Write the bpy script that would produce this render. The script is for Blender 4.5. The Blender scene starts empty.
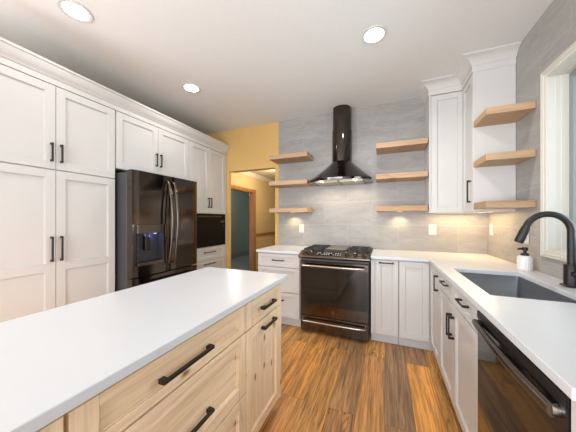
import bpy, bmesh, math, random
from mathutils import Vector, Matrix

random.seed(7)
SC = bpy.context.scene
COL = SC.collection
R = math.radians

# ------------------------------------------------------------------ camera
cam = bpy.data.cameras.new('camera')
camo = bpy.data.objects.new('camera', cam)
COL.objects.link(camo)
camo.location = (0, 0, 1.29)
camo.rotation_euler = (R(90), 0, math.atan(97 / 237))
cam.sensor_width = 36
cam.lens = 237 / 576 * 36
cam.shift_y = 3.5 / 576
cam.clip_start = 0.02
SC.camera = camo

# ------------------------------------------------------------------ world, exposure
w = bpy.data.worlds.new('world')
SC.world = w
w.use_nodes = True
bg = w.node_tree.nodes['Background']
bg.inputs[0].default_value = (0.80, 0.90, 1.0, 1)
bg.inputs[1].default_value = 1.3
SC.view_settings.view_transform = 'Standard'
SC.view_settings.look = 'None'
SC.view_settings.exposure = -0.24
SC.view_settings.gamma = 1
SC.view_settings.use_curve_mapping = False


def lamp(name, kind, loc, energy, color=(1, 1, 1), rot=(0, 0, 0), size=0.1, size_y=None, spread=None, spot=None, blend=0.5, parent=None):
    d = bpy.data.lights.new(name, kind)
    d.energy = energy
    d.color = color
    if kind == 'AREA':
        d.size = size
        if size_y:
            d.shape = 'RECTANGLE'
            d.size_y = size_y
        else:
            d.shape = 'DISK'
        if spread:
            d.spread = R(spread)
    else:
        d.shadow_soft_size = size
    if kind == 'SPOT':
        d.spot_size = R(spot)
        d.spot_blend = blend
    o = bpy.data.objects.new(name, d)
    COL.objects.link(o)
    o.location = loc
    o.rotation_euler = rot
    return o


# added fill at unseen openings behind and at left; daylight at the sink window
lamp('rear_opening_fill', 'AREA', (-0.35, -3.15, 1.10), 165, (0.84, 0.92, 1.0), (R(112), 0, 0), 2.3, 2.0)
lamp('daylight_sink_window', 'AREA', (1.40, 1.56, 1.70), 34, (0.76, 0.88, 1.0), (0, R(90), 0), 1.1, 1.15)
lamp('side_opening_fill', 'AREA', (-3.0, -1.2, 1.15), 150, (0.90, 0.95, 1.0), (0, R(-90), 0), 1.5, 2.0)  # added to brighten the low fronts of the right run
# added fill lights without fixtures, in the passage and the room off it
lamp('passage_fill', 'POINT', (-2.1, 4.6, 2.2), 55, (1.0, 0.82, 0.56), size=0.12)
lamp('side_room_fill', 'POINT', (-4.0, 5.6, 2.1), 30, (1.0, 0.98, 0.94), size=0.15)  # added to brighten the grey green wall


# ------------------------------------------------------------------ materials
def mat(name):
    m = bpy.data.materials.new(name)
    m.use_nodes = True
    nt = m.node_tree
    return m, nt, nt.nodes['Principled BSDF']


def plain(name, col, rough=0.5, metal=0.0, spec=0.5, noise=0.0, nscale=30, coat=0.0, emit=None, estr=0):
    m, nt, b = mat(name)
    b.inputs['Base Color'].default_value = (*col, 1)
    b.inputs['Roughness'].default_value = rough
    b.inputs['Metallic'].default_value = metal
    b.inputs['Specular IOR Level'].default_value = spec
    b.inputs['Coat Weight'].default_value = coat
    if emit:
        b.inputs['Emission Color'].default_value = (*emit, 1)
        b.inputs['Emission Strength'].default_value = estr
    if noise:
        tc = nt.nodes.new('ShaderNodeTexCoord')
        n = nt.nodes.new('ShaderNodeTexNoise')
        n.inputs['Scale'].default_value = nscale
        n.inputs['Detail'].default_value = 5
        nt.links.new(tc.outputs['Object'], n.inputs['Vector'])
        mx = nt.nodes.new('ShaderNodeMix')
        mx.data_type = 'RGBA'
        mx.inputs[6].default_value = (*[c * (1 - noise) for c in col], 1)
        mx.inputs[7].default_value = (*[min(1, c * (1 + noise)) for c in col], 1)
        nt.links.new(n.outputs['Fac'], mx.inputs[0])
        nt.links.new(mx.outputs[2], b.inputs['Base Color'])
    return m


def N(nt, t, **kw):
    n = nt.nodes.new(t)
    for k, v in kw.items():
        setattr(n, k, v)
    return n


def math_node(nt, op, a, b=None):
    n = N(nt, 'ShaderNodeMath', operation=op)
    for i, v in enumerate((a, b)):
        if v is None:
            continue
        if isinstance(v, (int, float)):
            n.inputs[i].default_value = v
        else:
            nt.links.new(v, n.inputs[i])
    return n.outputs[0]


def mixc(nt, fac, a, b, mode='MIX'):
    n = N(nt, 'ShaderNodeMix', data_type='RGBA', blend_type=mode)
    for i, v in ((0, fac), (6, a), (7, b)):
        if isinstance(v, (int, float)):
            n.inputs[i].default_value = v
        elif isinstance(v, tuple):
            n.inputs[i].default_value = (*v, 1)
        else:
            nt.links.new(v, n.inputs[i])
    return n.outputs[2]


def ramp(nt, fac, stops):
    n = N(nt, 'ShaderNodeValToRGB')
    nt.links.new(fac, n.inputs[0])
    e = n.color_ramp.elements
    while len(e) < len(stops):
        e.new(0.5)
    for i, (p, c) in enumerate(stops):
        e[i].position = p
        e[i].color = (*c, 1) if isinstance(c, tuple) else (c, c, c, 1)
    return n.outputs[0]


def wood(name, axis, light, mid, dark, knots=0.35, rough=0.5, scale=1.0, face=None):
    """natural timber with its grain along one axis, darker streaks and a few knots"""
    m, nt, b = mat(name)
    L = nt.links
    tc = N(nt, 'ShaderNodeTexCoord')
    oi = N(nt, 'ShaderNodeObjectInfo')
    off = N(nt, 'ShaderNodeVectorMath', operation='SCALE')
    comb = N(nt, 'ShaderNodeCombineXYZ')
    for i in range(3):
        L.new(oi.outputs['Random'], comb.inputs[i])
    L.new(comb.outputs[0], off.inputs[0])
    off.inputs['Scale'].default_value = 7.3
    add = N(nt, 'ShaderNodeVectorMath', operation='ADD')
    L.new(tc.outputs['Object'], add.inputs[0])
    L.new(off.outputs[0], add.inputs[1])

    def mapped(along, across):
        mp = N(nt, 'ShaderNodeMapping')
        s = [across * scale] * 3
        s['XYZ'.index(axis)] = along * scale
        if face:
            s['XYZ'.index(face)] = 0.05
        mp.inputs['Scale'].default_value = s
        L.new(add.outputs[0], mp.inputs['Vector'])
        return mp.outputs[0]

    def noise(vec, sc, det, dist=0.0, rgh=0.55):
        n = N(nt, 'ShaderNodeTexNoise')
        n.inputs['Scale'].default_value = sc
        n.inputs['Detail'].default_value = det
        n.inputs['Distortion'].default_value = dist
        n.inputs['Roughness'].default_value = rgh
        L.new(vec, n.inputs['Vector'])
        return n.outputs['Fac']
    broad = noise(mapped(0.9, 6), 1.0, 4, 0.6)
    fine = noise(mapped(3, 60), 1.0, 4, 0.3)
    base = ramp(nt, broad, [(0.32, mid), (0.6, light)])
    fr = ramp(nt, fine, [(0.3, 0.78), (0.65, 1.0)])
    c = mixc(nt, 1.0, base, fr, 'MULTIPLY')
    # mineral streaks and knots
    st = noise(mapped(2.2, 13), 1.0, 3, 1.2)
    stf = ramp(nt, st, [(0.60, 0.0), (0.70, 1.0)])
    v = N(nt, 'ShaderNodeTexVoronoi')
    v.inputs['Scale'].default_value = 1.0
    L.new(mapped(3.4, 7.0), v.inputs['Vector'])
    if face:   # knots lie in the plane of the face
        v.voronoi_dimensions = '2D'
        sx_, cx_ = N(nt, 'ShaderNodeSeparateXYZ'), N(nt, 'ShaderNodeCombineXYZ')
        L.new(mapped(4.2, 8.5), sx_.inputs[0])
        for i_, q in enumerate([q for q in 'XYZ' if q != face]):
            L.new(sx_.outputs[q], cx_.inputs[i_])
        L.new(cx_.outputs[0], v.inputs['Vector'])
    kf = ramp(nt, v.outputs['Distance'], [(0.03, 1.0), (0.12, 0.0)])
    sepc = N(nt, 'ShaderNodeSeparateColor')
    L.new(v.outputs['Color'], sepc.inputs[0])
    pick = math_node(nt, 'LESS_THAN', sepc.outputs[0], knots)
    kf2 = math_node(nt, 'MULTIPLY', kf, pick)
    tot = math_node(nt, 'MAXIMUM', math_node(nt, 'MULTIPLY', stf, 0.30), kf2)
    c2 = mixc(nt, tot, c, dark)
    L.new(c2, b.inputs['Base Color'])
    b.inputs['Roughness'].default_value = rough
    return m


def floor_mat():
    m, nt, b = mat('rustic_plank_floor')
    L = nt.links
    tc = N(nt, 'ShaderNodeTexCoord')
    sep = N(nt, 'ShaderNodeSeparateXYZ')
    L.new(tc.outputs['Object'], sep.inputs[0])
    PW = 0.178
    xs = math_node(nt, 'ADD', sep.outputs["X"], 0.180 + PW * 44)
    ys = math_node(nt, 'ADD', sep.outputs['Y'], 20.35)
    cv = N(nt, 'ShaderNodeCombineXYZ')
    L.new(ys, cv.inputs[0])
    L.new(xs, cv.inputs[1])
    br = N(nt, 'ShaderNodeTexBrick')
    br.offset = 0.37
    br.offset_frequency = 2
    br.squash = 1.0
    L.new(cv.outputs[0], br.inputs['Vector'])
    br.inputs['Color1'].default_value = (0, 0, 0, 1)
    br.inputs['Color2'].default_value = (1, 1, 1, 1)
    br.inputs['Mortar'].default_value = (0.5, 0.5, 0.5, 1)
    br.inputs['Scale'].default_value = 1
    br.inputs['Mortar Size'].default_value = 0.0016
    br.inputs['Mortar Smooth'].default_value = 0.3
    br.inputs['Bias'].default_value = 0
    br.inputs['Brick Width'].default_value = 1.22
    br.inputs['Row Height'].default_value = PW
    tone = ramp(nt, br.outputs['Color'], [(0.05, (0.46, 0.255, 0.125)), (0.28, (1.0, 0.44, 0.095)), (0.5, (0.60, 0.30, 0.125)), (0.75, (1.0, 0.485, 0.115)), (1.0, (0.46, 0.26, 0.13))])
    # each plank reads its own stretch of grain
    sh = N(nt, 'ShaderNodeVectorMath', operation='SCALE')
    L.new(br.outputs['Color'], sh.inputs[0])
    sh.inputs['Scale'].default_value = 23.0
    ad = N(nt, 'ShaderNodeVectorMath', operation='ADD')
    L.new(tc.outputs['Object'], ad.inputs[0])
    L.new(sh.outputs[0], ad.inputs[1])

    def noise(scale, sc, det, dist, rgh=0.6):
        mp = N(nt, 'ShaderNodeMapping')
        mp.inputs['Scale'].default_value = scale
        L.new(ad.outputs[0], mp.inputs['Vector'])
        n = N(nt, 'ShaderNodeTexNoise')
        n.inputs['Scale'].default_value = sc
        n.inputs['Detail'].default_value = det
        n.inputs['Distortion'].default_value = dist
        n.inputs['Roughness'].default_value = rgh
        L.new(mp.outputs[0], n.inputs['Vector'])
        return n.outputs['Fac']
    bw = N(nt, 'ShaderNodeRGBToBW')
    L.new(br.outputs['Color'], bw.inputs[0])
    # how strongly a plank shows its grain differs from plank to plank
    char = math_node(nt, 'FRACT', math_node(nt, 'MULTIPLY', bw.outputs[0], 7.31))
    cath = noise((12, 0.8, 1), 1.0, 2, 1.0)
    rings = math_node(nt, 'FRACT', math_node(nt, 'MULTIPLY', cath, 15.0))
    ringc = ramp(nt, rings, [(0.0, 0.36), (0.28, 0.95), (0.75, 1.0), (1.0, 0.36)])
    patch = ramp(nt, noise((7, 0.8, 1), 1.0, 3, 0.5), [(0.32, 0.0), (0.50, 1.0)])
    pf = math_node(nt, 'MULTIPLY', patch, ramp(nt, char, [(0.25, 0.15), (0.7, 0.95)]))
    fine = ramp(nt, noise((95, 4, 1), 1.0, 4, 0.2), [(0.34, 0.60), (0.58, 1.06)])
    broad = ramp(nt, noise((9, 0.6, 1), 1.0, 4, 0.8), [(0.32, 0.62), (0.62, 1.08)])
    c = mixc(nt, 1.0, tone, broad, 'MULTIPLY')
    c = mixc(nt, pf, c, mixc(nt, 1.0, c, ringc, 'MULTIPLY'))
    mid_ = ramp(nt, noise((42, 1.6, 1), 1.0, 3, 0.6), [(0.40, 0.50), (0.56, 1.0)])
    c = mixc(nt, 1.0, c, fine, 'MULTIPLY')
    c = mixc(nt, 0.65, c, mid_, 'MULTIPLY')
    mo = math_node(nt, 'MULTIPLY', br.outputs['Fac'], 0.65)
    c = mixc(nt, mo, c, (0.10, 0.05, 0.02))
    L.new(c, b.inputs['Base Color'])
    b.inputs['Roughness'].default_value = 0.42
    bp = N(nt, 'ShaderNodeBump')
    bp.inputs['Strength'].default_value = 0.15
    bp.inputs['Distance'].default_value = 0.003
    L.new(fine, bp.inputs['Height'])
    L.new(bp.outputs[0], b.inputs['Normal'])
    return m


def tile_mat(name, haxis, h0):
    """large grey porcelain tile, brick-laid, with a linen-like horizontal streak"""
    m, nt, b = mat(name)
    L = nt.links
    tc = N(nt, 'ShaderNodeTexCoord')
    sep = N(nt, 'ShaderNodeSeparateXYZ')
    L.new(tc.outputs['Object'], sep.inputs[0])
    u = math_node(nt, 'ADD', sep.outputs[haxis], 12.2 - h0)
    v = math_node(nt, 'ADD', sep.outputs['Z'], 0.305 * 3 - 0.914)
    cv = N(nt, 'ShaderNodeCombineXYZ')
    L.new(u, cv.inputs[0])
    L.new(v, cv.inputs[1])
    br = N(nt, 'ShaderNodeTexBrick')
    br.offset = 0.5
    L.new(cv.outputs[0], br.inputs['Vector'])
    br.inputs['Color1'].default_value = (0, 0, 0, 1)
    br.inputs['Color2'].default_value = (1, 1, 1, 1)
    br.inputs['Mortar'].default_value = (0.5, 0.5, 0.5, 1)
    br.inputs['Scale'].default_value = 1
    br.inputs['Mortar Size'].default_value = 0.0016
    br.inputs['Mortar Smooth'].default_value = 0.2
    br.inputs['Bias'].default_value = 0
    br.inputs['Brick Width'].default_value = 0.61
    br.inputs['Row Height'].default_value = 0.305
    sh = N(nt, 'ShaderNodeVectorMath', operation='SCALE')
    L.new(br.outputs['Color'], sh.inputs[0])
    sh.inputs['Scale'].default_value = 11
    ad = N(nt, 'ShaderNodeVectorMath', operation='ADD')
    L.new(cv.outputs[0], ad.inputs[0])
    L.new(sh.outputs[0], ad.inputs[1])

    def noise(s, det, dist):
        mp = N(nt, 'ShaderNodeMapping')
        mp.inputs['Scale'].default_value = s
        L.new(ad.outputs[0], mp.inputs['Vector'])
        n = N(nt, 'ShaderNodeTexNoise')
        n.inputs['Scale'].default_value = 1
        n.inputs['Detail'].default_value = det
        n.inputs['Distortion'].default_value = dist
        L.new(mp.outputs[0], n.inputs['Vector'])
        return n.outputs['Fac']
    a = ramp(nt, noise((3, 12, 1), 5, 0.8), [(0.3, (0.335, 0.318, 0.302)), (0.7, (0.405, 0.386, 0.368))])
    f = ramp(nt, noise((14, 120, 1), 3, 0.2), [(0.3, 0.86), (0.7, 1.05)])
    tt = ramp(nt, br.outputs['Color'], [(0, 0.96), (1, 1.03)])
    c = mixc(nt, 1.0, a, f, 'MULTIPLY')
    c = mixc(nt, 1.0, c, tt, 'MULTIPLY')
    c = mixc(nt, br.outputs['Fac'], c, (0.47, 0.455, 0.435))
    L.new(c, b.inputs['Base Color'])
    b.inputs['Roughness'].default_value = 0.45
    return m


def glass_mat():
    m, nt, b = mat('window_glass')
    nt.nodes.remove(b)
    out = nt.nodes['Material Output']
    t = N(nt, 'ShaderNodeBsdfTransparent')
    t.inputs[0].default_value = (0.93, 0.97, 0.97, 1)
    g = N(nt, 'ShaderNodeBsdfGlossy')
    g.inputs['Roughness'].default_value = 0.02
    fr = N(nt, 'ShaderNodeFresnel')
    fr.inputs[0].default_value = 1.5
    mx = N(nt, 'ShaderNodeMixShader')
    nt.links.new(fr.outputs[0], mx.inputs[0])
    nt.links.new(t.outputs[0], mx.inputs[1])
    nt.links.new(g.outputs[0], mx.inputs[2])
    nt.links.new(mx.outputs[0], out.inputs[0])
    return m


M = {}
M['white'] = plain('white_cabinet_paint', (0.635, 0.615, 0.595), 0.42, noise=0.02, nscale=6)
M['ceil'] = plain('ceiling_paint', (0.77, 0.765, 0.755), 0.9, noise=0.03, nscale=40)
M['yellow'] = plain('golden_wall_paint', (0.73, 0.465, 0.17), 0.8, noise=0.03, nscale=25)
M['passage'] = plain('tan_wall_paint', (0.60, 0.46, 0.25), 0.85, noise=0.03)
M['plaster'] = plain('cream_wall_paint', (0.70, 0.64, 0.54), 0.85, noise=0.02)
M['teal'] = plain('grey_green_paint', (0.165, 0.215, 0.19), 0.8, noise=0.03)
M['greyfloor'] = plain('grey_vinyl', (0.13, 0.135, 0.15), 0.6, noise=0.1, nscale=12)
M['quartz'] = plain('white_quartz', (0.63, 0.645, 0.665), 0.28, noise=0.025, nscale=9)
M['blackmetal'] = plain('matte_black_metal', (0.018, 0.016, 0.015), 0.42, 0.3)
M['dstain'] = plain('black_stainless', (0.12, 0.100, 0.086), 0.11, 1.0, noise=0.06, nscale=4)
M['hood'] = plain('hood_black_stainless', (0.095, 0.080, 0.070), 0.08, 1.0)
M['dsatin'] = plain('black_stainless_satin', (0.17, 0.145, 0.125), 0.27, 1.0)
M['bstain'] = plain('bright_stainless', (0.46, 0.42, 0.385), 0.25, 1.0)
M['sidegrey'] = plain('appliance_side_grey', (0.065, 0.065, 0.07), 0.45, 0.2)
M['mwglass'] = plain('microwave_glass', (0.008, 0.008, 0.008), 0.04, spec=0.14)
M['bay'] = plain('dispenser_bay_grey', (0.035, 0.035, 0.04), 0.35)
M['blackglass'] = plain('black_glass', (0.012, 0.011, 0.011), 0.05, spec=0.6)
M['ovenglass'] = plain('oven_window_glass', (0.016, 0.013, 0.011), 0.05, spec=0.6)
M['iron'] = plain('cast_iron', (0.025, 0.023, 0.022), 0.55)
M['griddle'] = plain('griddle_plate', (0.30, 0.26, 0.21), 0.3, 0.9)
M['sinksteel'] = plain('sink_steel', (0.33, 0.34, 0.37), 0.33, 0.85, noise=0.05, nscale=20)
M['ceramic'] = plain('white_ceramic', (0.80, 0.79, 0.77), 0.35)
M['plastic'] = plain('white_plastic', (0.68, 0.665, 0.64), 0.35)
M['trimwood'] = wood('orange_oak_trim', 'Z', (0.42, 0.20, 0.07), (0.32, 0.14, 0.045), (0.14, 0.06, 0.02), 0.0, 0.4)
M['casing'] = plain('cream_window_paint', (0.62, 0.60, 0.54), 0.4)
M['sash'] = plain('sash_grey_green', (0.23, 0.27, 0.26), 0.5)
M['filter'] = plain('hood_filter_mesh', (0.62, 0.55, 0.46), 0.4, 0.7)
M['lens'] = plain('lamp_lens', (0.9, 0.9, 0.88), 0.5, emit=(1, 0.97, 0.92), estr=14)
M['puck'] = plain('puck_lens', (0.9, 0.85, 0.7), 0.5, emit=(1, 0.80, 0.48), estr=1.3)
M['led'] = plain('dispenser_led', (0.5, 0.5, 0.9), 0.5, emit=(0.45, 0.45, 1.0), estr=5)
M['display'] = plain('display_glyphs', (0.55, 0.53, 0.5), 0.4)
M['floor'] = floor_mat()
M['tile_back'] = tile_mat('grey_tile_back', 'X', -1.068)
M['tile_right'] = tile_mat('grey_tile_right', 'Y', 2.254)
ISL = ((0.95, 0.73, 0.50), (0.87, 0.63, 0.40), (0.24, 0.12, 0.055))
M['iy'] = wood('knotty_alder_across', 'Y', *ISL, 0.30, face='X')
M['iz'] = wood('knotty_alder_upright', 'Z', *ISL, 0.30, face='X')
SHF = ((0.58, 0.38, 0.225), (0.46, 0.285, 0.155), (0.20, 0.10, 0.05))
M['shelf'] = wood('floating_shelf_timber', 'X', *SHF, 0.30, 0.55, face='Y')
M['glass'] = glass_mat()
M['lawn'] = plain('lawn_green', (0.08, 0.16, 0.04), 0.9, noise=0.3, nscale=3)
M['leaf'] = plain('leaf_green', (0.035, 0.075, 0.045), 0.8, noise=0.4, nscale=4)
M['bark'] = plain('bark_brown', (0.10, 0.07, 0.05), 0.9)

# ------------------------------------------------------------------ mesh helpers
ORG = {}


class MB:
    def __init__(s):
        s.v, s.f, s.mi = [], [], []

    def add(s, verts, faces, mi=0):
        o = len(s.v)
        s.v += [tuple(p) for p in verts]
        s.f += [tuple(i + o for i in f) for f in faces]
        s.mi += [mi] * len(faces)
        return s

    def box(s, x0, x1, y0, y1, z0, z1, mi=0):
        x0, x1 = sorted((x0, x1))
        y0, y1 = sorted((y0, y1))
        z0, z1 = sorted((z0, z1))
        v = [(x, y, z) for x in (x0, x1) for y in (y0, y1) for z in (z0, z1)]
        f = [(0, 1, 3, 2), (4, 6, 7, 5), (0, 4, 5, 1), (2, 3, 7, 6), (0, 2, 6, 4), (1, 5, 7, 3)]
        return s.add(v, f, mi)

    def fbox(s, face, plane, u0, u1, n0, n1, z0, z1, mi=0):
        a = fpt(face, plane, u0, n0, z0)
        b = fpt(face, plane, u1, n1, z1)
        return s.box(a[0], b[0], a[1], b[1], a[2], b[2], mi)

    def loft(s, loops, close=True, cap=True, mi=0):
        n = len(loops[0])
        v = [p for l in loops for p in l]
        f = []
        for k in range(len(loops) - 1):
            for i in range(n if close else n - 1):
                j = (i + 1) % n
                f.append((k * n + i, k * n + j, (k + 1) * n + j, (k + 1) * n + i))
        if cap:
            f.append(tuple(range(n))[::-1])
            f.append(tuple((len(loops) - 1) * n + i for i in range(n)))
        return s.add(v, f, mi)

    def tube(s, path, r, n=10, ry=None, up=(0, 0, 1), mi=0):
        """round or flattened bar along a path; r may be a list"""
        P = [Vector(p) for p in path]
        loops = []
        for i, p in enumerate(P):
            t = (P[min(i + 1, len(P) - 1)] - P[max(i - 1, 0)]).normalized()
            a = Vector(up)
            if abs(a.dot(t)) > 0.95:
                a = Vector((1, 0, 0)) if abs(t.x) < 0.9 else Vector((0, 1, 0))
            sd = t.cross(a).normalized()
            nu = sd.cross(t).normalized()
            rr = r[i] if isinstance(r, (list, tuple)) else r
            r2 = ry if ry else rr
            loops.append([p + sd * rr * math.cos(2 * math.pi * k / n) + nu * r2 * math.sin(2 * math.pi * k / n) for k in range(n)])
        return s.loft(loops, mi=mi)

    def cyl(s, a, b, r, r2=None, n=20, mi=0):
        return s.tube([a, b], [r, r2 if r2 is not None else r], n, mi=mi)

    def lathe(s, c, prof, n=24, mi=0):
        return s.loft([[(c[0] + r * math.cos(2 * math.pi * k / n), c[1] + r * math.sin(2 * math.pi * k / n), c[2] + z) for k in range(n)] for r, z in prof], mi=mi)

    def build(s, name, m, parent=None, bevel=0.0, smooth=False, seg=1):
        o0 = ORG.get(parent.name, Vector((0, 0, 0))) if parent else Vector((0, 0, 0))
        me = bpy.data.meshes.new(name)
        me.from_pydata([tuple(Vector(p) - o0) for p in s.v], [], s.f)
        for p, k in zip(me.polygons, s.mi):
            p.material_index = k
        for k in (m if isinstance(m, (list, tuple)) else [m]):
            me.materials.append(k)
        bm = bmesh.new()
        bm.from_mesh(me)
        bmesh.ops.recalc_face_normals(bm, faces=bm.faces)
        if bevel:
            ed = [e for e in bm.edges if len(e.link_faces) == 2 and e.calc_face_angle(0) > R(35)]
            bmesh.ops.bevel(bm, geom=ed, offset=bevel, segments=seg, profile=0.5, affect='EDGES', clamp_overlap=True)
        bm.to_mesh(me)
        bm.free()
        if smooth:
            for p in me.polygons:
                p.use_smooth = True
            me.set_sharp_from_angle(angle=R(38))
        o = bpy.data.objects.new(name, me)
        COL.objects.link(o)
        if parent:
            o.parent = parent
            ORG[o.name] = o0
        return o


def fpt(face, plane, u, n, z):
    if face == 'S':
        return (u, plane - n, z)
    if face == 'E':
        return (plane + n, u, z)
    if face == 'W':
        return (plane - n, u, z)


def thing(name, label, cat, loc, group=None):
    o = bpy.data.objects.new(name, None)
    o.empty_display_size = 0.1
    COL.objects.link(o)
    o.location = loc
    ORG[o.name] = Vector(loc)
    return tag(o, label, cat, group)


def tag(o, label, cat, group=None):
    o['label'] = label
    o['category'] = cat
    if group:
        o['group'] = group
    return o


def struct(o, label=None):
    o['kind'] = 'structure'
    if label:
        o['label'] = label
    return o


def centred(o, loc):
    """give a one-mesh thing its origin at its own base"""
    o.data.transform(Matrix.Translation(-Vector(loc)))
    o.location = loc
    return o


def pull(face, front, u, z, length, orient, parent, name='handle', off=0.030, t=0.0055, foot=0.008):
    """square bar pull on two posts, standing off the front"""
    b = MB()
    h = length / 2
    if orient == 'v':
        b.fbox(face, front, u - t, u + t, off - 2 * t, off, z - h, z + h)
        for s in (-1, 1):
            zc = z + s * (h - foot)
            b.fbox(face, front, u - t, u + t, 0.0, off - t, zc - foot, zc + foot)
    else:
        b.fbox(face, front, u - h, u + h, off - 2 * t, off, z - t, z + t)
        for s in (-1, 1):
            uc = u + s * (h - foot)
            b.fbox(face, front, uc - foot, uc + foot, 0.0, off - t, z - t * 1.25, z + t * 1.25)
    return b.build(name, M['blackmetal'], parent, 0.0012)


def door(face, plane, u0, u1, z0, z1, parent, name='door', mats=None, rails=(), fw=0.06, fz=None, grain='z', thick=0.02, gap=0.0022, rec=0.012):
    """shaker front: stiles, rails and recessed panel in one mesh"""
    fz = fz or fw
    b = MB()
    a0, a1, c0, c1 = u0 + gap, u1 - gap, z0 + gap, z1 - gap
    S, H, Pn = (1, 0, 1 if grain == 'z' else 0) if mats else (0, 0, 0)
    b.fbox(face, plane, a0, a0 + fw, 0.001, thick, c0, c1, S)
    b.fbox(face, plane, a1 - fw, a1, 0.001, thick, c0, c1, S)
    zs = [(c0, c0 + fz)] + [(r - fz * 0.5, r + fz * 0.5) for r in rails] + [(c1 - fz, c1)]
    for r0, r1 in zs:
        b.fbox(face, plane, a0 + fw, a1 - fw, 0.001, thick, r0, r1, H)
    for k in range(len(zs) - 1):
        p0, p1 = zs[k][1], zs[k + 1][0]
        b.fbox(face, plane, a0 + fw - 0.002, a1 - fw + 0.002, 0.001, thick - rec, p0 - 0.002, p1 + 0.002, Pn)
        # small bead around the panel
        e = 0.005
        for q in ((a0 + fw, a0 + fw + e, p0, p1, S), (a1 - fw - e, a1 - fw, p0, p1, S), (a0 + fw + e, a1 - fw - e, p0, p0 + e, H), (a0 + fw + e, a1 - fw - e, p1 - e, p1, H)):
            b.fbox(face, plane, q[0], q[1], 0.001, thick - rec * 0.5, q[2], q[3], q[4])
    return b.build(name, mats or M['white'], parent, 0.0012)


def sweep(path, prof):
    """moulding along a plan path with mitred corners; prof = (outwards, z)"""
    n = len(path)
    loops = []
    for i, p in enumerate(path):
        ns = []
        for a, c in ((i - 1, i), (i, i + 1)):
            if a < 0 or c >= n:
                continue
            d = Vector((path[c][0] - path[a][0], path[c][1] - path[a][1])).normalized()
            ns.append(Vector((d.y, -d.x)))
        if len(ns) == 2:
            m = ns[0] + ns[1]
            m = m / (m.dot(ns[0]))
        else:
            m = ns[0]
        loops.append([(p[0] + m.x * o, p[1] + m.y * o, z) for o, z in prof])
    return MB().loft(loops)


def arc(c, r, a0, a1, n):
    return [(c[0] + r * math.cos(R(a0 + (a1 - a0) * k / n)), c[1] + r * math.sin(R(a0 + (a1 - a0) * k / n))) for k in range(n + 1)]


# ------------------------------------------------------------------ room shell
XL, XR, YB, YF, ZC = -3.02, 1.03, 3.21, -3.2, 2.74
struct(MB().box(XL - .12, XR + .14, YF - .12, YB + .06, -0.1, 0).build('floor', M['floor']), 'rustic brown wood plank floor')
struct(MB().box(XL - .12, XR + .14, YF - .12, YB + .12, ZC, ZC + .1).build('ceiling', M['ceil']), 'white painted ceiling')
struct(MB().box(XL - .12, XL, YF - .12, -2.2, 0, ZC).box(XL - .12, XL, -.2, YB + .12, 0, ZC).box(XL - .12, XL, -2.2, -.2, 0, .5).box(XL - .12, XL, -2.2, -.2, 2.0, ZC).build('wall_left', M['yellow']), 'golden wall behind the tall cabinets')  # unseen opening added for the side fill light
wb = MB()
OX0, OX1, OZ = -2.350, -1.522, 2.07
wb.box(XL, OX0, YB, YB + .05, 0, ZC).box(XL, OX0, YB + .05, YB + .12, 2.1, ZC)
wb.box(OX1, XR + .14, YB, YB + .12, 0, ZC)
wb.box(OX0, OX1, YB, YB + .12, OZ, ZC)
struct(wb.build('wall_back', M['yellow']), 'golden wall with the passage opening')
struct(MB().box(-1.458, XR, YB - .012, YB, 0.0, ZC).build('tile_backsplash', M['tile_back']), 'grey tile on the range wall')
# right wall with the window opening
WY0, WY1, WZ0, WZ1 = 0.95, 2.162, 1.084, 2.262
wr = MB()
for (y0, y1, z0, z1) in ((YF - .12, WY0, 0, ZC), (WY1, YB, 0, ZC), (WY0, WY1, 0, WZ0), (WY0, WY1, WZ1, ZC)):
    wr.box(XR + .012, XR + .14, y0, y1, z0, z1)
struct(wr.build('wall_right', M['plaster']), 'wall with the window over the sink')
tr = MB()
for (y0, y1, z0, z1) in ((YF, WY0, 0, ZC), (WY1, YB, 0, ZC), (WY0, WY1, 0, WZ0), (WY0, WY1, WZ1, ZC)):
    tr.box(XR, XR + .012, y0, y1, z0, z1)
struct(tr.build('tile_window_wall', M['tile_right']), 'grey tile on the window wall')
# unseen rear wall, its wide opening added to let fill light in
wf = MB()
for (x0, x1, z0, z1) in ((XL, -2.6, 0, ZC), (0.8, XR + .14, 0, ZC), (-2.6, 0.8, 2.45, ZC)):
    wf.box(x0, x1, YF - .12, YF, z0, z1)
struct(wf.build('wall_rear', M['plaster']))

# window over the sink: casing, reveal, sash, pane
win = bpy.data.objects.new('window_1', None)
COL.objects.link(win)
win.location = (XR, (WY0 + WY1) / 2, WZ0)
ORG['window_1'] = Vector(win.location)
struct(win, 'cream cased window over the sink')


def rect_frame(prof, y0, y1, z0, z1):
    """prof: (inset from rect, x) swept round a rectangle in the Y-Z plane"""
    loops = [[(x, y0 + i, z0 + i), (x, y1 - i, z0 + i), (x, y1 - i, z1 - i), (x, y0 + i, z1 - i)] for i, x in prof]
    return MB().loft(loops, cap=False)


cw = 0.050
rect_frame([(0, XR), (0, XR - .020), (.003, XR - .022), (.009, XR - .022), (.011, XR - .017), (.014, XR - .017), (.018, XR - .021), (.026, XR - .019), (.028, XR - .014), (.040, XR - .012), (.043, XR - .014), (.048, XR - .012), (.050, XR - .006), (.050, XR + .002)],
           WY0 - cw, WY1 + cw, WZ0 - cw, WZ1 + cw).build('window_frame', M['casing'], win)
rect_frame([(0, XR - .004), (.003, XR - .004), (.003, XR + .03), (.006, XR + .032), (.006, XR + .058), (.010, XR + .06), (.010, XR + .10), (-.02, XR + .10)], WY0, WY1, WZ0, WZ1).build('window_reveal', M['casing'], win)
sb = rect_frame([(0.004, XR + .098), (.03, XR + .092), (.05, XR + .095), (.052, XR + .11), (.0, XR + .13)], WY0, WY1, WZ0, WZ1)
sb.box(XR + .096, XR + .125, 1.545, 1.585, WZ0 + .04, WZ1 - .04)
sb.build('window_sash', M['sash'], win)
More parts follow.
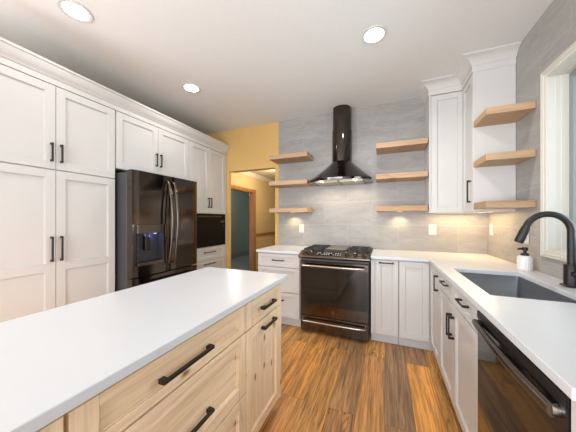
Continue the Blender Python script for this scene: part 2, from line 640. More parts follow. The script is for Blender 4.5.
MB().box(XR + .112, XR + .116, WY0 + .04, WY1 - .04, WZ0 + .04, WZ1 - .04).build('window_glass', M['glass'], win)
# the garden outside
struct(MB().box(XR + .14, 30, -6, 30, -0.6, -0.5).build('ground', M['lawn']), 'lawn outside the window')
gt = thing('garden_tree', 'dark green tree outside the window over the sink', 'tree', (3.6, 7.4, -0.5))
MB().tube([(3.6, 7.4, -0.5), (3.62, 7.42, 0.8), (3.58, 7.38, 2.2)], [.16, .12, .08], 10).build('trunk', M['bark'], gt, smooth=True)
lf = MB()
for k in range(420):
    a, e, q = random.uniform(0, 6.28), random.uniform(-1, 1), random.random() ** .4
    c = Vector((3.6 + 1.1 * q * math.cos(a) * math.sqrt(1 - e * e), 7.4 + 1.1 * q * math.sin(a) * math.sqrt(1 - e * e), 3.4 + 1.3 * q * e))
    d1 = Vector((random.uniform(-1, 1), random.uniform(-1, 1), random.uniform(-1, 1))).normalized() * .16
    d2 = d1.orthogonal().normalized() * .09
    lf.add([c - d1, c + d2, c + d1, c - d2], [(0, 1, 2, 3)])
lf.build('foliage', M['leaf'], gt)

# passage beyond the opening and the room off it
struct(MB().box(-6.2, 0.2, YB + .06, 9.2, -0.1, 0).build('floor_passage', M['greyfloor']), 'grey floor of the passage')
struct(MB().box(-6.2, 0.2, YB + .12, 9.2, 2.42, 2.5).build('ceiling_passage', M['plaster']))
pw = MB()
DY0, DY1, DZ = 3.50, 5.15, 1.962
pw.box(-3.14, -3.02, YB + .12, DY0, 0, 2.42)
pw.box(-3.14, -3.02, DY1, 9.2, 0, 2.42)
pw.box(-3.14, -3.02, DY0, DY1, DZ, 2.42)
struct(pw.build('wall_passage', M['passage']), 'golden passage wall with a doorway')
struct(MB().box(-1.0, -0.9, YB + .12, 9.2, 0, 2.42).build('wall_passage_right', M['passage']))
struct(MB().box(-3.14, -0.9, 9.1, 9.2, 0, 2.42).build('wall_passage_end', M['passage']))
rm = MB()
rm.box(-4.75, -4.65, YB + .12, 9.2, 0, 2.42)
struct(rm.build('wall_side_room', M['teal']), 'grey green wall of the room off the passage')
struct(MB().box(-4.65, -4.63, YB + .12, 9.2, 0, 0.16).build('baseboard_side_room', M['greyfloor']))
dc = MB()
for x0, x1 in ((-3.02, -2.998), (-3.162, -3.14)):
    dc.box(x0, x1, DY0 - .075, DY0, 0, DZ + .068)
    dc.box(x0, x1, DY1, DY1 + .058, 0, DZ + .068)
    dc.box(x0, x1, DY0, DY1, DZ, DZ + .068)
dc.box(-3.145, -3.015, DY0 - .005, DY0 + .018, 0, DZ)
dc.box(-3.145, -3.015, DY1 - .018, DY1 + .005, 0, DZ)
dc.box(-3.145, -3.015, DY0, DY1, DZ - .018, DZ + .005)
struct(dc.build('door_1', M['trimwood'], bevel=.002), 'orange oak door casing in the passage')
struct(MB().box(-3.02, -3.0, DY1 + .058, 9.1, 0.86, 0.935).build('trim_1', M['trimwood'], bevel=.003), 'oak chair rail on the passage wall')
struct(sweep([(-3.02, YB + .13), (-3.02, 9.1)], [(0, 2.32), (.015, 2.33), (.055, 2.40), (.06, 2.42), (0, 2.42)]).build('trim_2', M['plaster']), 'crown trim of the passage')


# ------------------------------------------------------------------ ceiling lights
def recessed(x, y, label, energy):
    t = thing('recessed_light', label, 'ceiling light', (x, y, ZC), 'recessed ceiling lights')
    MB().loft([[(x + r * math.cos(a), y + r * math.sin(a), z) for a in [2 * math.pi * k / 40 for k in range(40)]] for r, z in ((.096, ZC - .001), (.094, ZC - .006), (.080, ZC - .007), (.072, ZC - .003), (.072, ZC - .0005))], cap=False).build('trim_ring', M['plastic'], t, smooth=True)
    MB().cyl((x, y, ZC - .0005), (x, y, ZC - .0035), .0715, n=40).build('lens', M['lens'], t)
    lamp('recessed_lamp', 'AREA', (x, y, ZC - .012), energy, (1.0, 0.97, 0.93), (0, 0, 0), .13, spread=150)


recessed(-1.99, 0.965, 'round recessed ceiling light above the pantry doors, nearest of the three', 2.5)
recessed(-1.975, 2.015, 'small round recessed ceiling light above the refrigerator', 5)
recessed(-0.08, 1.98, 'round recessed ceiling light in front of the range hood and corner cabinet', 13)

# ------------------------------------------------------------------ left run of tall cabinets
LF = -2.42   # carcass front; door faces at -2.40
DT = 2.342   # door tops
pc = thing('pantry_cabinet', 'tall white four-door pantry cabinet at the left of the refrigerator', 'cabinet', (-2.7, 1.03, 0))
MB().box(XL + .005, LF, 0.585, 1.482, .10, 2.40).box(XL + .005, LF - .06, 0.585, 1.482, 0, .10).build('body', M['white'], pc, .001)
for (u0, u1, hu) in ((0.590, 1.036, 1.036 - .030), (1.036, 1.480, 1.036 + .030)):
    d = door('E', LF, u0, u1, 1.682, DT, pc)
    pull('E', -2.40, hu, 1.813, .145, 'v', d)
    d = door('E', LF, u0, u1, .105, 1.678, pc, rails=(0.915,))
    pull('E', -2.40, hu, 1.06, .195, 'v', d)

fc = thing('refrigerator_cabinet', 'white two-door cabinet bridging over the refrigerator', 'cabinet', (-2.7, 1.944, 1.78))
MB().box(XL + .005, LF, 1.484, 2.404, 1.785, 2.40).build('body', M['white'], fc, .001)
for (u0, u1, hu) in ((1.488, 1.946, 1.946 - .028), (1.946, 2.404, 1.946 + .028)):
    d = door('E', LF, u0, u1, 1.785, DT, fc)
    pull('E', -2.40, hu, 1.962, .145, 'v', d)

mc = thing('microwave_cabinet', 'tall white cabinet with a microwave niche beside the passage opening', 'cabinet', (-2.7, 2.8, 0))
b = MB()
b.box(XL + .005, LF, 2.406, 2.425, 0, 2.40).box(XL + .005, LF, 3.175, 3.20, 0, 2.40)
b.box(XL + .005, LF, 2.425, 3.175, 1.375, 2.40).box(XL + .005, LF, 2.425, 3.175, .10, .888).box(XL + .005, XL + .03, 2.425, 3.175, .888, 1.375)
b.box(LF, -2.40, 2.406, 2.419, .10, 2.343).box(LF, -2.40, 3.180, 3.20, .10, 2.343)
b.box(XL + .005, LF - .06, 2.425, 3.175, 0, .10)
b.build('body', M['white'], mc, .001)
for (u0, u1, hu) in ((2.420, 2.797, 2.797 - .028), (2.797, 3.178, 2.797 + .028)):
    d = door('E', LF, u0, u1, 1.378, DT, mc)
    pull('E', -2.40, hu, 1.535, .145, 'v', d)
for (z0, z1) in ((.696, .886), (.402, .694), (.105, .400)):
    d = door('E', LF, 2.420, 3.178, z0, z1, mc, 'drawer', fz=.045)
    pull('E', -2.40, 2.80, z1 - (.075 if z1 > .8 else .055), .23, 'h', d)

mw = thing('microwave', 'built-in black glass microwave in the niche above the drawers', 'microwave', (-2.7, 2.8, .889))
MB().box(-2.93, -2.408, 2.43, 3.17, .89, 1.372).build('body', M['sidegrey'], mw, .002)
MB().box(-2.408, -2.392, 2.432, 3.168, .892, 1.370).build('door', M['mwglass'], mw, .002)
MB().box(-2.392, -2.390, 2.50, 2.96, .97, 1.29).build('door_window', M['mwglass'], mw)
MB().cyl((-2.392, 3.10, 1.19), (-2.372, 3.10, 1.19), .018, .016, 24).build('knob', M['dsatin'], mw, smooth=True)
MB().box(-2.392, -2.389, 2.55, 3.06, 1.325, 1.345).build('handle', M['dstain'], mw)
MB().box(-2.392, -2.3905, 3.06, 3.14, 1.24, 1.275).build('display', M['sidegrey'], mw)

tag(sweep([(-2.40, 0.585), (-2.40, 3.198)], [(-.019, 2.345), (.004, 2.345), (.004, 2.388), (.012, 2.392), (.016, 2.402), (.026, 2.412), (.040, 2.432), (.050, 2.458), (.053, 2.470), (.062, 2.474), (.062, 2.490), (-.019, 2.490)]).build('crown_molding', M['white'], smooth=True),
    'white crown molding along the top of the tall left cabinets', 'molding')

# ------------------------------------------------------------------ refrigerator
FX = -2.19
fr = thing('refrigerator', 'black stainless french-door refrigerator with a water dispenser', 'refrigerator', (-2.6, 1.915, 0))
MB().box(-2.98, -2.275, 1.505, 2.325, .03, 1.745).box(-2.95, -2.30, 1.53, 2.30, 0, .03).build('body', M['sidegrey'], fr, .004)


def curved_front(y0, y1, z0, z1, ym, half, x0=-2.268, bow=.010, n=10, hole=None):
    """door slab whose face bows gently across the whole refrigerator"""
    def fx(y):
        return FX - bow * ((y - ym) / half) ** 2 * .6
    lo = [(x0, y0)] + [(fx(y0 + (y1 - y0) * k / n) - (.006 if k in (0, n) else 0), y0 + (y1 - y0) * k / n) for k in range(n + 1)] + [(x0, y1)]
    return [[(x, y, z) for x, y in lo] for z in (z0, z1)]


DY_A, DY_B, DZ_A, DZ_B = 1.552, 1.838, .838, 1.242
# left door: one slab with the dispenser bay let into it
b = MB()
b.loft(curved_front(1.507, 1.915, DZ_B, 1.764, 1.915, .41))
b.loft(curved_front(1.507, 1.915, .735, DZ_A, 1.915, .41))
b.loft(curved_front(1.507, DY_A, DZ_A, DZ_B, 1.915, .41, n=3))
b.loft(curved_front(DY_B, 1.915, DZ_A, DZ_B, 1.915, .41, n=3))
b.box(-2.268, -2.262, DY_A, DY_B, DZ_A, DZ_B)
dl = b.build('door', M['dstain'], fr, smooth=True)
b = MB()
b.loft(curved_front(1.919, 2.338, .735, 1.764, 1.915, .41))
dr = b.build('door', M['dstain'], fr, smooth=True)
b = MB()
b.loft(curved_front(1.507, 2.338, .06, .722, 1.915, .41, n=16))
dz = b.build('freezer_drawer', M['dstain'], fr, smooth=True)
dp = MB().box(-2.262, -2.188, DY_A + .002, DY_B - .002, 1.150, DZ_B - .002).build('dispenser', M['dsatin'], dl, .003)
MB().box(-2.262, -2.258, DY_A + .004, DY_B - .004, DZ_A + .03, 1.15).box(-2.262, -2.19, DY_A + .002, DY_A + .010, DZ_A, 1.15).box(-2.262, -2.19, DY_B - .010, DY_B - .002, DZ_A, 1.15).build('dispenser_bay', M['bay'], dl)
MB().box(-2.262, -2.178, DY_A + .002, DY_B - .002, DZ_A, DZ_A + .03).build('drip_tray', M['dsatin'], dl, .003)
MB().box(-2.252, -2.215, 1.655, 1.715, .98, 1.12).build('paddle', M['blackmetal'], dl, .006)
MB().cyl((-2.225, 1.685, 1.15), (-2.225, 1.685, 1.115), .014, n=14).build('spout', M['blackmetal'], dl)
MB().cyl((-2.215, 1.76, 1.151), (-2.215, 1.76, 1.146), .014, n=14).build('bay_lamp', M['led'], dl)
lamp('dispenser_lamp', 'POINT', (-2.205, 1.74, 1.12), .35, (.45, .42, 1.0), size=.012)
MB().cyl((-2.213, 2.265, 1.69), (-2.199, 2.265, 1.69), .014, n=20).build('badge', M['bstain'], dr)
for y, dd in ((1.882, dl), (1.952, dr)):
    pts = [(-2.185, y, 1.700), (-2.165, y, 1.690)]
    for k in range(13):
        t_ = k / 12
        pts.append((-2.150 + .045 * math.sin(math.pi * t_), y, 1.67 - t_ * .82))
    pts += [(-2.165, y, .830), (-2.185, y, .820)]
    MB().tube(pts, .011, 12, ry=.014, up=(0, 1, 0)).build('handle', M['dsatin'], dd, smooth=True)
pts = [(-2.19, 1.58, .655)] + [(-2.150 + .03 * math.sin(math.pi * k / 10), 1.60 + .63 * k / 10, .655) for k in range(11)] + [(-2.19, 2.25, .655)]
MB().tube(pts, .012, 12).build('handle', M['dsatin'], dz, smooth=True)
MB().box(-2.30, -2.262, 1.52, 1.60, 1.745, 1.765).build('hinge_cover', M['sidegrey'], fr, .003)
MB().box(-2.30, -2.262, 2.23, 2.31, 1.745, 1.765).build('hinge_cover', M['sidegrey'], fr, .003)

# ------------------------------------------------------------------ island
IF = -.67    # carcass; fronts at -.65
IM = [M['iy'], M['iz']]


def island_unit(label, y0, y1, end=False):
    t = thing('island_cabinet', label, 'cabinet', (-.95, (y0 + y1) / 2, 0), 'wood island cabinets')
    b = MB().box(-1.27, IF, y0, y1, .10, .882, 1).box(-1.22, IF - .06, y0, y1 - (.05 if end else 0), 0, .10, 1)
    if end:
        b.box(IF, -.65, y1 - .024, y1, .10, .882, 1)
    b.build('body', IM, t, .001)
    return t


t = island_unit('light knotty wood island cabinet at the far end, one drawer over a pull-out front', 1.030, 1.468, True)
d = door('E', IF, 1.030, 1.446, .722, .862, t, 'drawer', IM, fw=.055, fz=.032, grain='y')
pull('E', -.65, 1.257, .790, .158, 'h', d, t=.0065, foot=.009)
d = door('E', IF, 1.030, 1.446, .110, .718, t, 'door', IM, fw=.055, grain='z')
pull('E', -.65, 1.265, .674, .160, 'h', d, t=.0065, foot=.009)
for y0, y1, lab in ((.298, 1.030, 'light knotty wood island cabinet of three wide drawers with long black pulls'), (-.434, .298, 'light wood island cabinet at the near end, at the bottom edge of the photo')):
    t = island_unit(lab, y0, y1)
    for z0, z1 in ((.722, .862), (.418, .718), (.110, .414)):
        d = door('E', IF, y0 + .004, y1 - .002, z0, z1, t, 'drawer', IM, fw=.06, fz=.032 if z0 > .7 else .055, grain='y')
        pull('E', -.65, (y0 + y1) / 2 - .022, z1 - (.074 if z0 > .7 else .180), .232, 'h', d, t=.0060, foot=.010, off=.028)
tag(centred(MB().box(-1.30, -.616, -.46, 1.502, .884, .914).build('island_countertop', M['quartz'], bevel=.003, seg=2), (-.95, .5, .884)),
    'white quartz slab on top of the wood island', 'countertop')

# ------------------------------------------------------------------ base cabinets, back wall
BF = 2.645
bl = thing('base_cabinet', 'white three-drawer base cabinet left of the range', 'cabinet', (-1.2, 2.9, 0))
MB().box(-1.485, -.920, BF, 3.195, .10, .882).box(-1.485, -.920, BF + .045, 3.195, 0, .10).build('body', M['white'], bl, .001)
for z0, z1 in ((.712, .872), (.412, .708), (.110, .408)):
    d = door('S', BF, -1.485, -.927, z0, z1, bl, 'drawer', fw=.055, fz=.040)
    pull('S', BF - .02, -1.205, z1 - (.077 if z0 > .7 else .09), .15, 'h', d)

bp_ = thing('pull_out_cabinet', 'narrow white pull-out base cabinet at the right of the range', 'cabinet', (0, 2.9, 0))
MB().box(-.136, .124, BF, 3.195, .10, .882).box(-.136, .124, BF + .045, 3.195, 0, .10).box(-.136, -.098, BF - .02, BF, .10, .875).build('body', M['white'], bp_, .001)
d = door('S', BF, -.096, .126, .105, .872, bp_, 'door', fw=.055)
pull('S', BF - .02, .012, .846, .14, 'h', d)

bc = thing('corner_cabinet', 'white L-shaped corner base cabinet with one plain door and one door with a pull', 'cabinet', (.7, 2.9, 0))
RF = .42
MB().box(.128, 1.02, BF, 3.195, .10, .882).box(.128, 1.02, BF + .045, 3.195, 0, .10).box(RF, 1.02, 2.206, BF, .10, .882).box(RF + .045, 1.02, 2.206, BF + .045, 0, .10).build('body', M['white'], bc, .001)
d = door('S', BF, .130, .396, .105, .872, bc, 'door', fw=.055)
d = door('W', RF, 2.206, 2.618, .105, .872, bc, 'door', fw=.055)
pull('W', RF - .02, 2.245, .770, .13, 'v', d, t=.0042, off=.033)

# ------------------------------------------------------------------ right run: sink cabinet, dishwasher, end panel
sk = thing('sink_cabinet', 'white sink base cabinet with two false drawers over two doors', 'cabinet', (.7, 1.79, 0))
b = MB()
b.box(RF, .435, 1.352, 2.204, .10, .882).box(RF, 1.02, 1.352, 1.368, .10, .882).box(RF, 1.02, 2.199, 2.204, .10, .882).box(1.005, 1.02, 1.368, 2.188, .10, .882).box(RF, 1.02, 1.368, 2.188, .10, .118)
b.box(RF + .045, 1.02, 1.352, 2.204, 0, .10)
b.build('body', M['white'], sk, .001)
for (u0, u1, hu) in ((1.792, 2.202, 1.820), (1.356, 1.792, 1.764)):
    d = door('W', RF, u0, u1, .755, .872, sk, 'drawer', fw=.055, fz=.028)
    pull('W', RF - .02, (u0 + u1) / 2 - .03, .838, .135, 'h', d, t=.0042, off=.033)
    d = door('W', RF, u0, u1, .105, .751, sk, 'door', fw=.055)
    pull('W', RF - .02, hu, .610, .145, 'v', d, t=.0042, off=.033)

dw = thing('dishwasher', 'black stainless dishwasher under the counter at the right', 'dishwasher', (.7, 1.06, 0))
MB().box(.43, 1.0, .762, 1.349, .10, .878).box(.47, 1.0, .762, 1.349, 0, .10).build('body', M['sidegrey'], dw, .002)
dd = MB().box(.396, .429, .766, 1.347, .105, .872).build('door', M['blackglass'], dw, .004)
MB().box(.3945, .396, .766, 1.347, .840, .872).build('control_strip', M['blackmetal'], dw)
pts = [(.381 - .012 * math.sin(math.pi * k / 12), 1.325 - .540 * k / 12, .820) for k in range(13)]
hb = MB().tube(pts, .012, 14, ry=.017, up=(0, 0, 1)).build('handle', M['dsatin'], dd, smooth=True)
for y in (1.318, .791):
    MB().tube([(.3955, y, .820), (.380, y, .820)], .010, 14, ry=.0155).build('end_cap', M['bstain'] if y < 1 else M['blackmetal'], hb, smooth=True)

ep = tag(centred(MB().box(.40, 1.02, .735, .759, 0, .882).build('end_panel', M['white'], bevel=.001), (.71, .747, 0)), 'white end panel closing the counter run beside the dishwasher', 'panel')


# ------------------------------------------------------------------ countertops
def slab(cells_x, cells_y, keep, z0, z1, name):
    b = MB()
    bm_v = {}
    top, bot = [], []
    def vid(i, j, k):
        key = (i, j, k)
        if key not in bm_v:
            bm_v[key] = len(b.v)
            b.v.append((cells_x[i], cells_y[j], z1 if k else z0))
        return bm_v[key]
    def kp(i, j):
        return 0 <= i < len(cells_x) - 1 and 0 <= j < len(cells_y) - 1 and keep(i, j)
    for i in range(len(cells_x) - 1):
        for j in range(len(cells_y) - 1):
            if not kp(i, j):
                continue
            b.f.append((vid(i, j, 1), vid(i + 1, j, 1), vid(i + 1, j + 1, 1), vid(i, j + 1, 1)))
            b.f.append((vid(i, j, 0), vid(i, j + 1, 0), vid(i + 1, j + 1, 0), vid(i + 1, j, 0)))
            for (di, dj, e) in ((-1, 0, ((i, j), (i, j + 1))), (1, 0, ((i + 1, j), (i + 1, j + 1))), (0, -1, ((i, j), (i + 1, j))), (0, 1, ((i, j + 1), (i + 1, j + 1)))):
                if not kp(i + di, j + dj):
                    (a, c), (p, q) = e
                    b.f.append((vid(a, c, 0), vid(p, q, 0), vid(p, q, 1), vid(a, c, 1)))
    b.mi = [0] * len(b.f)
    return b.build(name, M['quartz'], bevel=.003, seg=2)


SX0, SX1, SY0, SY1 = .487, .880, 1.475, 2.185
xs = [-.138, .387, SX0, SX1, 1.028]
ys = [.73, SY0, SY1, 2.60, 3.196]
ct = slab(xs, ys, lambda i, j: (j == 3) or (i >= 1 and not (i == 2 and j == 1)), .884, .914, 'countertop')
tag(centred(ct, (.7, 2.0, .884)), 'white L-shaped quartz countertop with the sink cut into it', 'countertop')
tag(centred(MB().box(-1.50, -.917, 2.60, 3.196, .884, .914).build('countertop', M['quartz'], bevel=.003, seg=2), (-1.2, 2.9, .884)), 'short white quartz countertop on the drawers left of the range', 'countertop')

# ------------------------------------------------------------------ sink, faucet, soap
sn = thing('sink', 'undermount stainless steel sink in the white counter', 'sink', (.68, 1.83, .65))
b = MB()
x0, x1, y0, y1, zb, zt = SX0 - .006, SX1 + .006, SY0 - .006, SY1 + .006, .665, .883


def rrect(x0, x1, y0, y1, r, z, n=5):
    p = []
    for cx, cy, a in ((x1 - r, y1 - r, 0), (x0 + r, y1 - r, 90), (x0 + r, y0 + r, 180), (x1 - r, y0 + r, 270)):
        p += [(x, y, z) for x, y in arc((cx, cy), r, a, a + 90, n)]
    return p


b.loft([rrect(x0 - .005, x1 + .005, y0 - .005, y1 + .005, .022, zt), rrect(x0, x1, y0, y1, .02, zt), rrect(x0, x1, y0, y1, .02, zb + .02), rrect(x0 + .015, x1 - .015, y0 + .015, y1 - .015, .02, zb),
        rrect(x0 + .14, x1 - .14, y0 + .3, y1 - .3, .02, zb - .006)], cap=False)
b.f.append(tuple(range(len(b.v) - 24, len(b.v))))
b.mi.append(0)
b.build('basin', M['sinksteel'], sn, smooth=True)
MB().cyl((.68, 1.83, .661), (.68, 1.83, .666), .045, .042, 28).build('drain', M['bstain'], sn)

fx, fy, fz = .966, 1.83, .914
fa = thing('faucet', 'matte black gooseneck faucet behind the sink', 'faucet', (fx, fy, fz))
MB().loft([rrect(fx - .036, fx + .036, fy - .036, fy + .036, .012, z) for z in (fz, fz + .009)]).build('base_plate', M['blackmetal'], fa, .002)
MB().lathe((fx, fy, fz), [(.031, .009), (.031, .118), (.028, .124)], 28).build('base', M['blackmetal'], fa, smooth=True)
tr_ = .0170
pts = [(fx, fy, fz + .12), (fx, fy, fz + .17), (fx, fy, fz + .22)]
rc = .098
zc = 1.338 - tr_ - rc
for k in range(21):
    a = R(163 * k / 20)
    pts.append((fx - rc + rc * math.cos(a), fy, zc + rc * math.sin(a)))
MB().tube(pts, tr_, 16, up=(0, 1, 0)).build('spout', M['blackmetal'], fa, smooth=True)
e0, e1 = Vector(pts[-2]), Vector(pts[-1])
dv = (e1 - e0).normalized()
MB().tube([e1, e1 + dv * .004, e1 + dv * .005, e1 + dv * .009, e1 + dv * .010, e1 + dv * .098, e1 + dv * .106], [.0170, .0170, .0185, .0185, .0205, .0225, .019], 20, up=(0, 1, 0)).build('spray_head', M['blackmetal'], fa, smooth=True)
MB().tube([(fx, fy - .025, fz + .075), (fx, fy - .052, fz + .075), (fx, fy - .055, fz + .075)], [.017, .017, .014], 18).tube([(fx, fy - .045, fz + .08), (fx + .012, fy - .052, fz + .115), (fx + .018, fy - .056, fz + .14)], [.006, .005, .006], 10).build('lever', M['blackmetal'], fa, smooth=True)

sx, sy, sz = .963, 2.300, .914
so = thing('soap_dispenser', 'white ceramic soap dispenser with black pump beside the sink', 'soap dispenser', (sx, sy, sz))
nn = 64
prof = [(.037, 0), (.0415, .004), (.042, .05), (.042, .095), (.039, .103), (.022, .109)]
loops = []
for r, z in prof:
    loops.append([(sx + (r + (.0012 * math.cos(16 * 2 * math.pi * k / nn) if .003 < z < .1 else 0)) * math.cos(2 * math.pi * k / nn), sy + (r + (.0012 * math.cos(16 * 2 * math.pi * k / nn) if .003 < z < .1 else 0)) * math.sin(2 * math.pi * k / nn), sz + z) for k in range(nn)])
MB().loft(loops).build('bottle', M['ceramic'], so, smooth=True)
MB().lathe((sx, sy, sz), [(.024, .108), (.024, .122), (.020, .126), (.010, .127), (.010, .150)], 20).build('collar', M['blackmetal'], so, smooth=True)
dx, dy = -.75, -.35
MB().lathe((sx, sy, sz), [(.018, .146), (.018, .166), (.015, .170)], 20).tube([(sx, sy, sz + .158), (sx + dx * .05, sy + dy * .05, sz + .160), (sx + dx * .066, sy + dy * .066, sz + .154)], [.008, .007, .006], 10).build('pump_head', M['blackmetal'], so, smooth=True)

# ------------------------------------------------------------------ range
RX0, RX1 = -.903, -.152
rg = thing('range', 'black stainless slide-in gas range under the hood', 'range', (-.5275, 2.9, 0))
MB().box(RX0, RX1, 2.61, 3.17, .03, .905).box(RX0 + .03, RX1 - .03, 2.66, 3.1, 0, .03).build('body', M['sidegrey'], rg, .002)
cp = [(2.61, .845), (2.560, .850), (2.538, .868), (2.538, .884), (2.640, .928), (2.66, .928), (2.66, .845)]
b = MB()
b.loft([[(x, y, z) for y, z in cp] for x in (RX0 - .012, RX1 + .012)])
cpo = b.build('control_panel', M['dsatin'], rg, .002)
MB().box(RX0 - .010, RX1 + .010, 2.64, 3.175, .906, .926).build('cooktop', M['blackmetal'], rg, .003)
sl = Vector((0, -.044, .102)).normalized()  # outward normal of the slanted fascia


def on_panel(x, t):
    return Vector((x, 2.538 + .102 * t, .884 + .044 * t))


for kx in (-.845, -.775, -.375, -.290, -.205):
    p = on_panel(kx, .55)
    MB().tube([p, p + sl * .010, p + sl * .011, p + sl * .034, p + sl * .036], [.024, .024, .019, .017, .014], 20).build('knob', M['dsatin'], cpo, smooth=True)
b = MB()
dsp = [on_panel(-.72, .2), on_panel(-.44, .2), on_panel(-.44, .85), on_panel(-.72, .85)]
b.loft([[p for p in dsp], [p + sl * .002 for p in dsp]])
b.build('display', M['blackglass'], cpo)
b = MB()
for k in range(11):
    for tt in (.36, .62):
        if (k * 7 + int(tt * 10)) % 5 == 0:
            continue
        x = -.705 + k * .025
        q = [on_panel(x, tt), on_panel(x + .014, tt), on_panel(x + .014, tt + .10), on_panel(x, tt + .10)]
        b.loft([[p + sl * .002 for p in q], [p + sl * .0026 for p in q]])
b.build('touch_keys', M['display'], cpo)['kind'] = 'stuff'
# oven door
b = MB()
b.box(RX0 + .004, RX1 - .004, 2.575, 2.608, .207, .822)
od = b.build('oven_door', M['dstain'], rg, .004)
MB().box(RX0 + .012, RX1 - .012, 2.572, 2.576, .330, .745).build('door_glass', M['blackglass'], od, .001)
MB().box(RX0 + .06, RX1 - .06, 2.5705, 2.573, .385, .690).build('door_window', M['ovenglass'], od)
MB().cyl((-.5275, 2.575, .27), (-.5275, 2.571, .27), .019, n=24).build('badge', M['dsatin'], od)
pts = [(RX0 + .035, 2.576, .775), (RX0 + .040, 2.535, .778)] + [(RX0 + .05 + .651 * k / 10, 2.525 - .012 * math.sin(math.pi * k / 10), .778) for k in range(11)] + [(RX1 - .040, 2.535, .778), (RX1 - .035, 2.576, .775)]
MB().tube(pts, .013, 12).build('handle', M['bstain'], od, smooth=True)
wd = MB().box(RX0 + .004, RX1 - .004, 2.577, 2.608, .030, .200).build('warming_drawer', M['dstain'], rg, .004)
pts = [(RX0 + .035, 2.578, .155), (RX0 + .040, 2.545, .155)] + [(RX0 + .05 + .651 * k / 10, 2.535 - .008 * math.sin(math.pi * k / 10), .155) for k in range(11)] + [(RX1 - .040, 2.545, .155), (RX1 - .035, 2.578, .155)]
MB().tube(pts, .011, 12).build('handle', M['bstain'], wd, smooth=True)
for gx0, gx1 in ((RX0 + .012, -.668), (-.387, RX1 - .012)):
    b = MB()
    y0, y1, z0, z1, t_ = 2.675, 3.135, .932, .950, .007
    for x in (gx0, gx1 - 2 * t_):
        b.box(x, x + 2 * t_, y0, y1, z0, z1)
    for y in (y0, (y0 + y1) / 2 - t_, y1 - 2 * t_):
        b.box(gx0, gx1, y, y + 2 * t_, z0, z1)
    xm = (gx0 + gx1) / 2
    b.box(xm - t_, xm + t_, y0, y1, z0, z1)
    for y in (y0 + .11, y1 - .12):
        b.box(gx0 + .03, gx1 - .03, y - t_, y + t_, z0 + .003, z1 + .002)
    for x in (gx0 + .004, gx1 - .016):
        for y in (y0 + .004, y1 - .016):
            b.box(x, x + .012, y, y + .012, .925, z0)
    b.build('grate', M['iron'], rg, .002)
    for y in (2.79, 3.02):
        MB().lathe((xm, y, .925), [(.055, 0), (.052, .008), (.038, .010), (.036, .018), (.030, .020)], 24).build('burner', M['iron'], rg, smooth=True)
b = MB()
b.box(-.660, -.395, 2.675, 3.135, .926, .938)
b.build('center_grate', M['iron'], rg, .002)
MB().box(-.645, -.410, 2.72, 3.10, .938, .952).build('griddle', M['griddle'], rg, .006)

# ------------------------------------------------------------------ range hood
hd = thing('range_hood', 'black chimney range hood mounted on the grey tile above the range', 'range hood', (-.52, 3.19, 1.755))
HXc, HY = -.522, 3.196


def hood_loop(hw, ys_, bow, z, n=24):
    """outline: straight along the wall, bowed front edge"""
    p = [(HXc - hw, HY, z)]
    for k in range(n + 1):
        s_ = -1 + 2 * k / n
        p.append((HXc + hw * s_, ys_ - bow * (1 - s_ * s_), z))
    p.append((HXc + hw, HY, z))
    return p


def chim_loop(r, z, yc, n=24):
    p = [(HXc - r, HY, z)]
    for k in range(n + 1):
        a = math.pi * k / n
        p.append((HXc - r * math.cos(a), yc - r * math.sin(a) * .98, z))
    p.append((HXc + r, HY, z))
    return p


Lp = []
base_l, top_l = hood_loop(.378, 2.885, .185, 1.778), chim_loop(.127, 2.035, 3.135)
for k in range(7):
    t_ = k / 6
    c_ = t_ ** 0.92
    Lp.append([tuple(a * (1 - c_) + q * c_ if i < 2 else a * (1 - t_) + q * t_ for i, (a, q) in enumerate(zip(p, s_))) for p, s_ in zip(base_l, top_l)])
b = MB()
b.loft([hood_loop(.378, 2.885, .185, 1.752)] + [hood_loop(.380, 2.883, .187, 1.775)] + Lp, cap=False)
b.loft([hood_loop(.378, 2.885, .185, 1.752), hood_loop(.345, 2.915, .17, 1.754)], cap=False)
b.f.append(tuple(range(len(b.v) - 27, len(b.v))))
b.mi.append(0)
cn = b.build('canopy', M['hood'], hd, smooth=True)
MB().loft([chim_loop(.124, 2.030, 3.135), chim_loop(.124, 2.44, 3.135)]).build('chimney_lower', M['hood'], hd, smooth=True)
MB().loft([chim_loop(.117, 2.43, 3.137), chim_loop(.117, 2.739, 3.137)]).build('chimney_upper', M['hood'], hd, smooth=True)
for x0, x1 in ((-.80, -.53), (-.51, -.24)):
    b = MB().box(x0, x1, 2.86, 3.14, 1.745, 1.7525)
    for k in range(8):
        xx = x0 + .02 + k * (x1 - x0 - .04) / 8
        b.box(xx, xx + .006, 2.88, 3.12, 1.742, 1.746)
    b.build('filter', M['filter'], cn)
for x in (-.72, -.32):
    MB().cyl((x, 2.80, 1.754), (x, 2.80, 1.747), .028, n=20).build('hood_lamp', M['puck'], cn)
    lamp('hood_lamp_light', 'SPOT', (x, 2.84, 1.74), 9, (1.0, .84, .64), (R(28), 0, 0), .03, spot=140, blend=.8)
MB().box(-.60, -.44, 2.694, 2.702, 1.757, 1.771).build('control_buttons', M['bstain'], hd, .001)


# ------------------------------------------------------------------ floating shelves
def puck(x, y, z, parent, energy=2.2, tilt=0):
    MB().cyl((x, y, z + .002), (x, y, z - .0012), .03, n=22).build('puck_light', M['puck'], parent)
    lamp('puck_lamp', 'SPOT', (x, y, z - .012), energy, (1.0, .76, .42), (R(tilt), 0, 0), .02, spot=140, blend=.8)


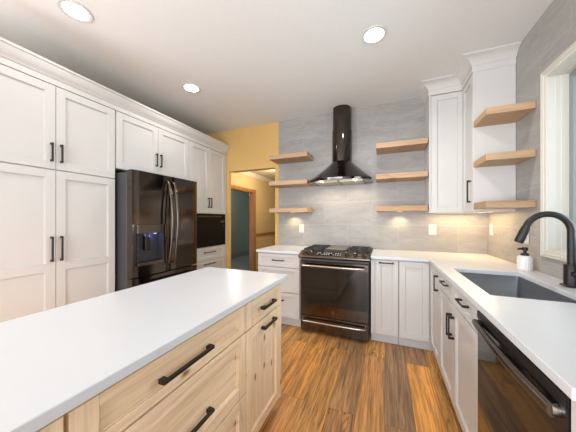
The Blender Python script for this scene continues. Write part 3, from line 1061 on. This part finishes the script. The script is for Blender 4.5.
for x0, x1, side, grp in ((-1.470, -.925, 'left of the range hood', 'floating wood shelves left of the hood'), (-.096, .424, 'between the range hood and corner cabinet', 'floating wood shelves right of the hood')):
    for zc_, word in ((2.136, 'topmost'), (1.781, 'middle'), (1.414, 'lowest')):
        s_ = thing('floating_shelf', '%s floating wood shelf on the tile %s' % (word, side) + (', lit underneath' if word == 'lowest' else ''), 'shelf', ((x0 + x1) / 2, 3.19, zc_ - .029), grp)
        MB().box(x0, x1, 2.905, 3.197, zc_ - .029, zc_ + .029).build('board', M['shelf'], s_, .002)
        if word == 'lowest':
            puck((x0 + x1) / 2, 3.10, zc_ - .029, s_, 5, 0)
for zc_, word in ((2.138, 'topmost'), (1.780, 'middle'), (1.408, 'lowest')):
    s_ = thing('floating_shelf', '%s floating wood shelf on the white cabinet side beside the window' % word, 'shelf', (.87, 2.45, zc_ - .027), 'floating wood shelves beside the window')
    MB().box(.733, 1.028, 2.303, 2.592, zc_ - .027, zc_ + .027).build('board', M['shelf'], s_, .002)

# ------------------------------------------------------------------ upper corner cabinet
uc = thing('upper_corner_cabinet', 'white L-shaped wall cabinet in the corner with molding to the ceiling', 'cabinet', (.8, 3.0, 1.36))
UX, UY, PY, CX = .436, 2.912, 2.595, .729   # left side, back-run face, end panel, side-run face
b = MB()
b.box(UX, 1.028, UY + .02, 3.197, 1.36, 2.738).box(CX + .02, 1.028, PY, UY + .02, 1.36, 2.738)
b.box(UX, UX + .017, UY, UY + .02, 1.36, 2.68).box(CX, CX + .02, PY, PY + .016, 1.36, 2.68)
b.build('body', M['white'], uc, .001)
d = door('S', UY + .02, UX + .017, CX + .018, 1.362, 2.604, uc, 'door', fw=.055)
d = door('W', CX + .02, PY + .016, UY - .002, 1.362, 2.604, uc, 'door', fw=.055)
pull('W', CX, PY + .060, 1.548, .205, 'v', d)
path = [(UX, 3.197), (UX, UY), (CX, UY), (CX, PY), (1.028, PY)]
sweep(path, [(-.01, 2.608), (.007, 2.608), (.007, 2.664), (-.01, 2.664)]).build('frieze', M['white'], uc)
sweep(path, [(-.01, 2.664), (.012, 2.664), (.017, 2.670), (.024, 2.684), (.040, 2.702), (.062, 2.717), (.084, 2.726), (.092, 2.729), (.094, 2.739), (-.01, 2.739)]).build('crown', M['white'], uc, smooth=True)
# warm light strips under the cabinet
for x0, x1, y0, y1, en in ((.50, .96, 3.06, 3.075, 2.6), (.885, .90, 2.66, 3.00, 2.2)):
    MB().box(x0, x1, y0, y1, 1.3585, 1.361).build('light_strip', M['puck'], uc)
    lamp('strip_lamp', 'AREA', ((x0 + x1) / 2, (y0 + y1) / 2, 1.356), en, (1.0, .70, .36), (0, 0, 0), x1 - x0, y1 - y0)


# ------------------------------------------------------------------ outlets
def outlet(face, plane, u, z, label, w_=.072, h_=.118, switch=False):
    p = fpt(face, plane, u, 0, z - h_ / 2)
    t = thing('wall_outlet', label, 'outlet', p)
    MB().fbox(face, plane, u - w_ / 2, u + w_ / 2, 0, .006, z - h_ / 2, z + h_ / 2).build('plate', M['plastic'], t, .002)
    if switch:
        MB().fbox(face, plane, u - .017, u + .017, .005, .010, z - .034, z + .034).build('rocker', M['plastic'], t, .001)
    else:
        for s_ in (-1, 1):
            k = MB().fbox(face, plane, u - .016, u + .016, .005, .009, z + s_ * .024 - .015, z + s_ * .024 + .015).build('socket', M['plastic'], t, .003)
            b = MB()
            for q in (-.006, .006):
                b.fbox(face, plane, u + q - .0012, u + q + .0012, .0088, .0094, z + s_ * .024 - .004, z + s_ * .024 + .006)
            b.build('slots', M['blackmetal'], k)


outlet('S', 3.198, -1.098, 1.163, 'white outlet on the tile below the left shelves')
outlet('S', 3.198, .512, 1.170, 'white outlet on the tile under the corner cabinet', .078, .120)
outlet('W', 1.03, 3.095, 1.185, 'white outlet on the window-side tile in the corner', switch=True)
outlet('W', 1.03, 2.435, 1.160, 'white outlet on the tile behind the faucet head')
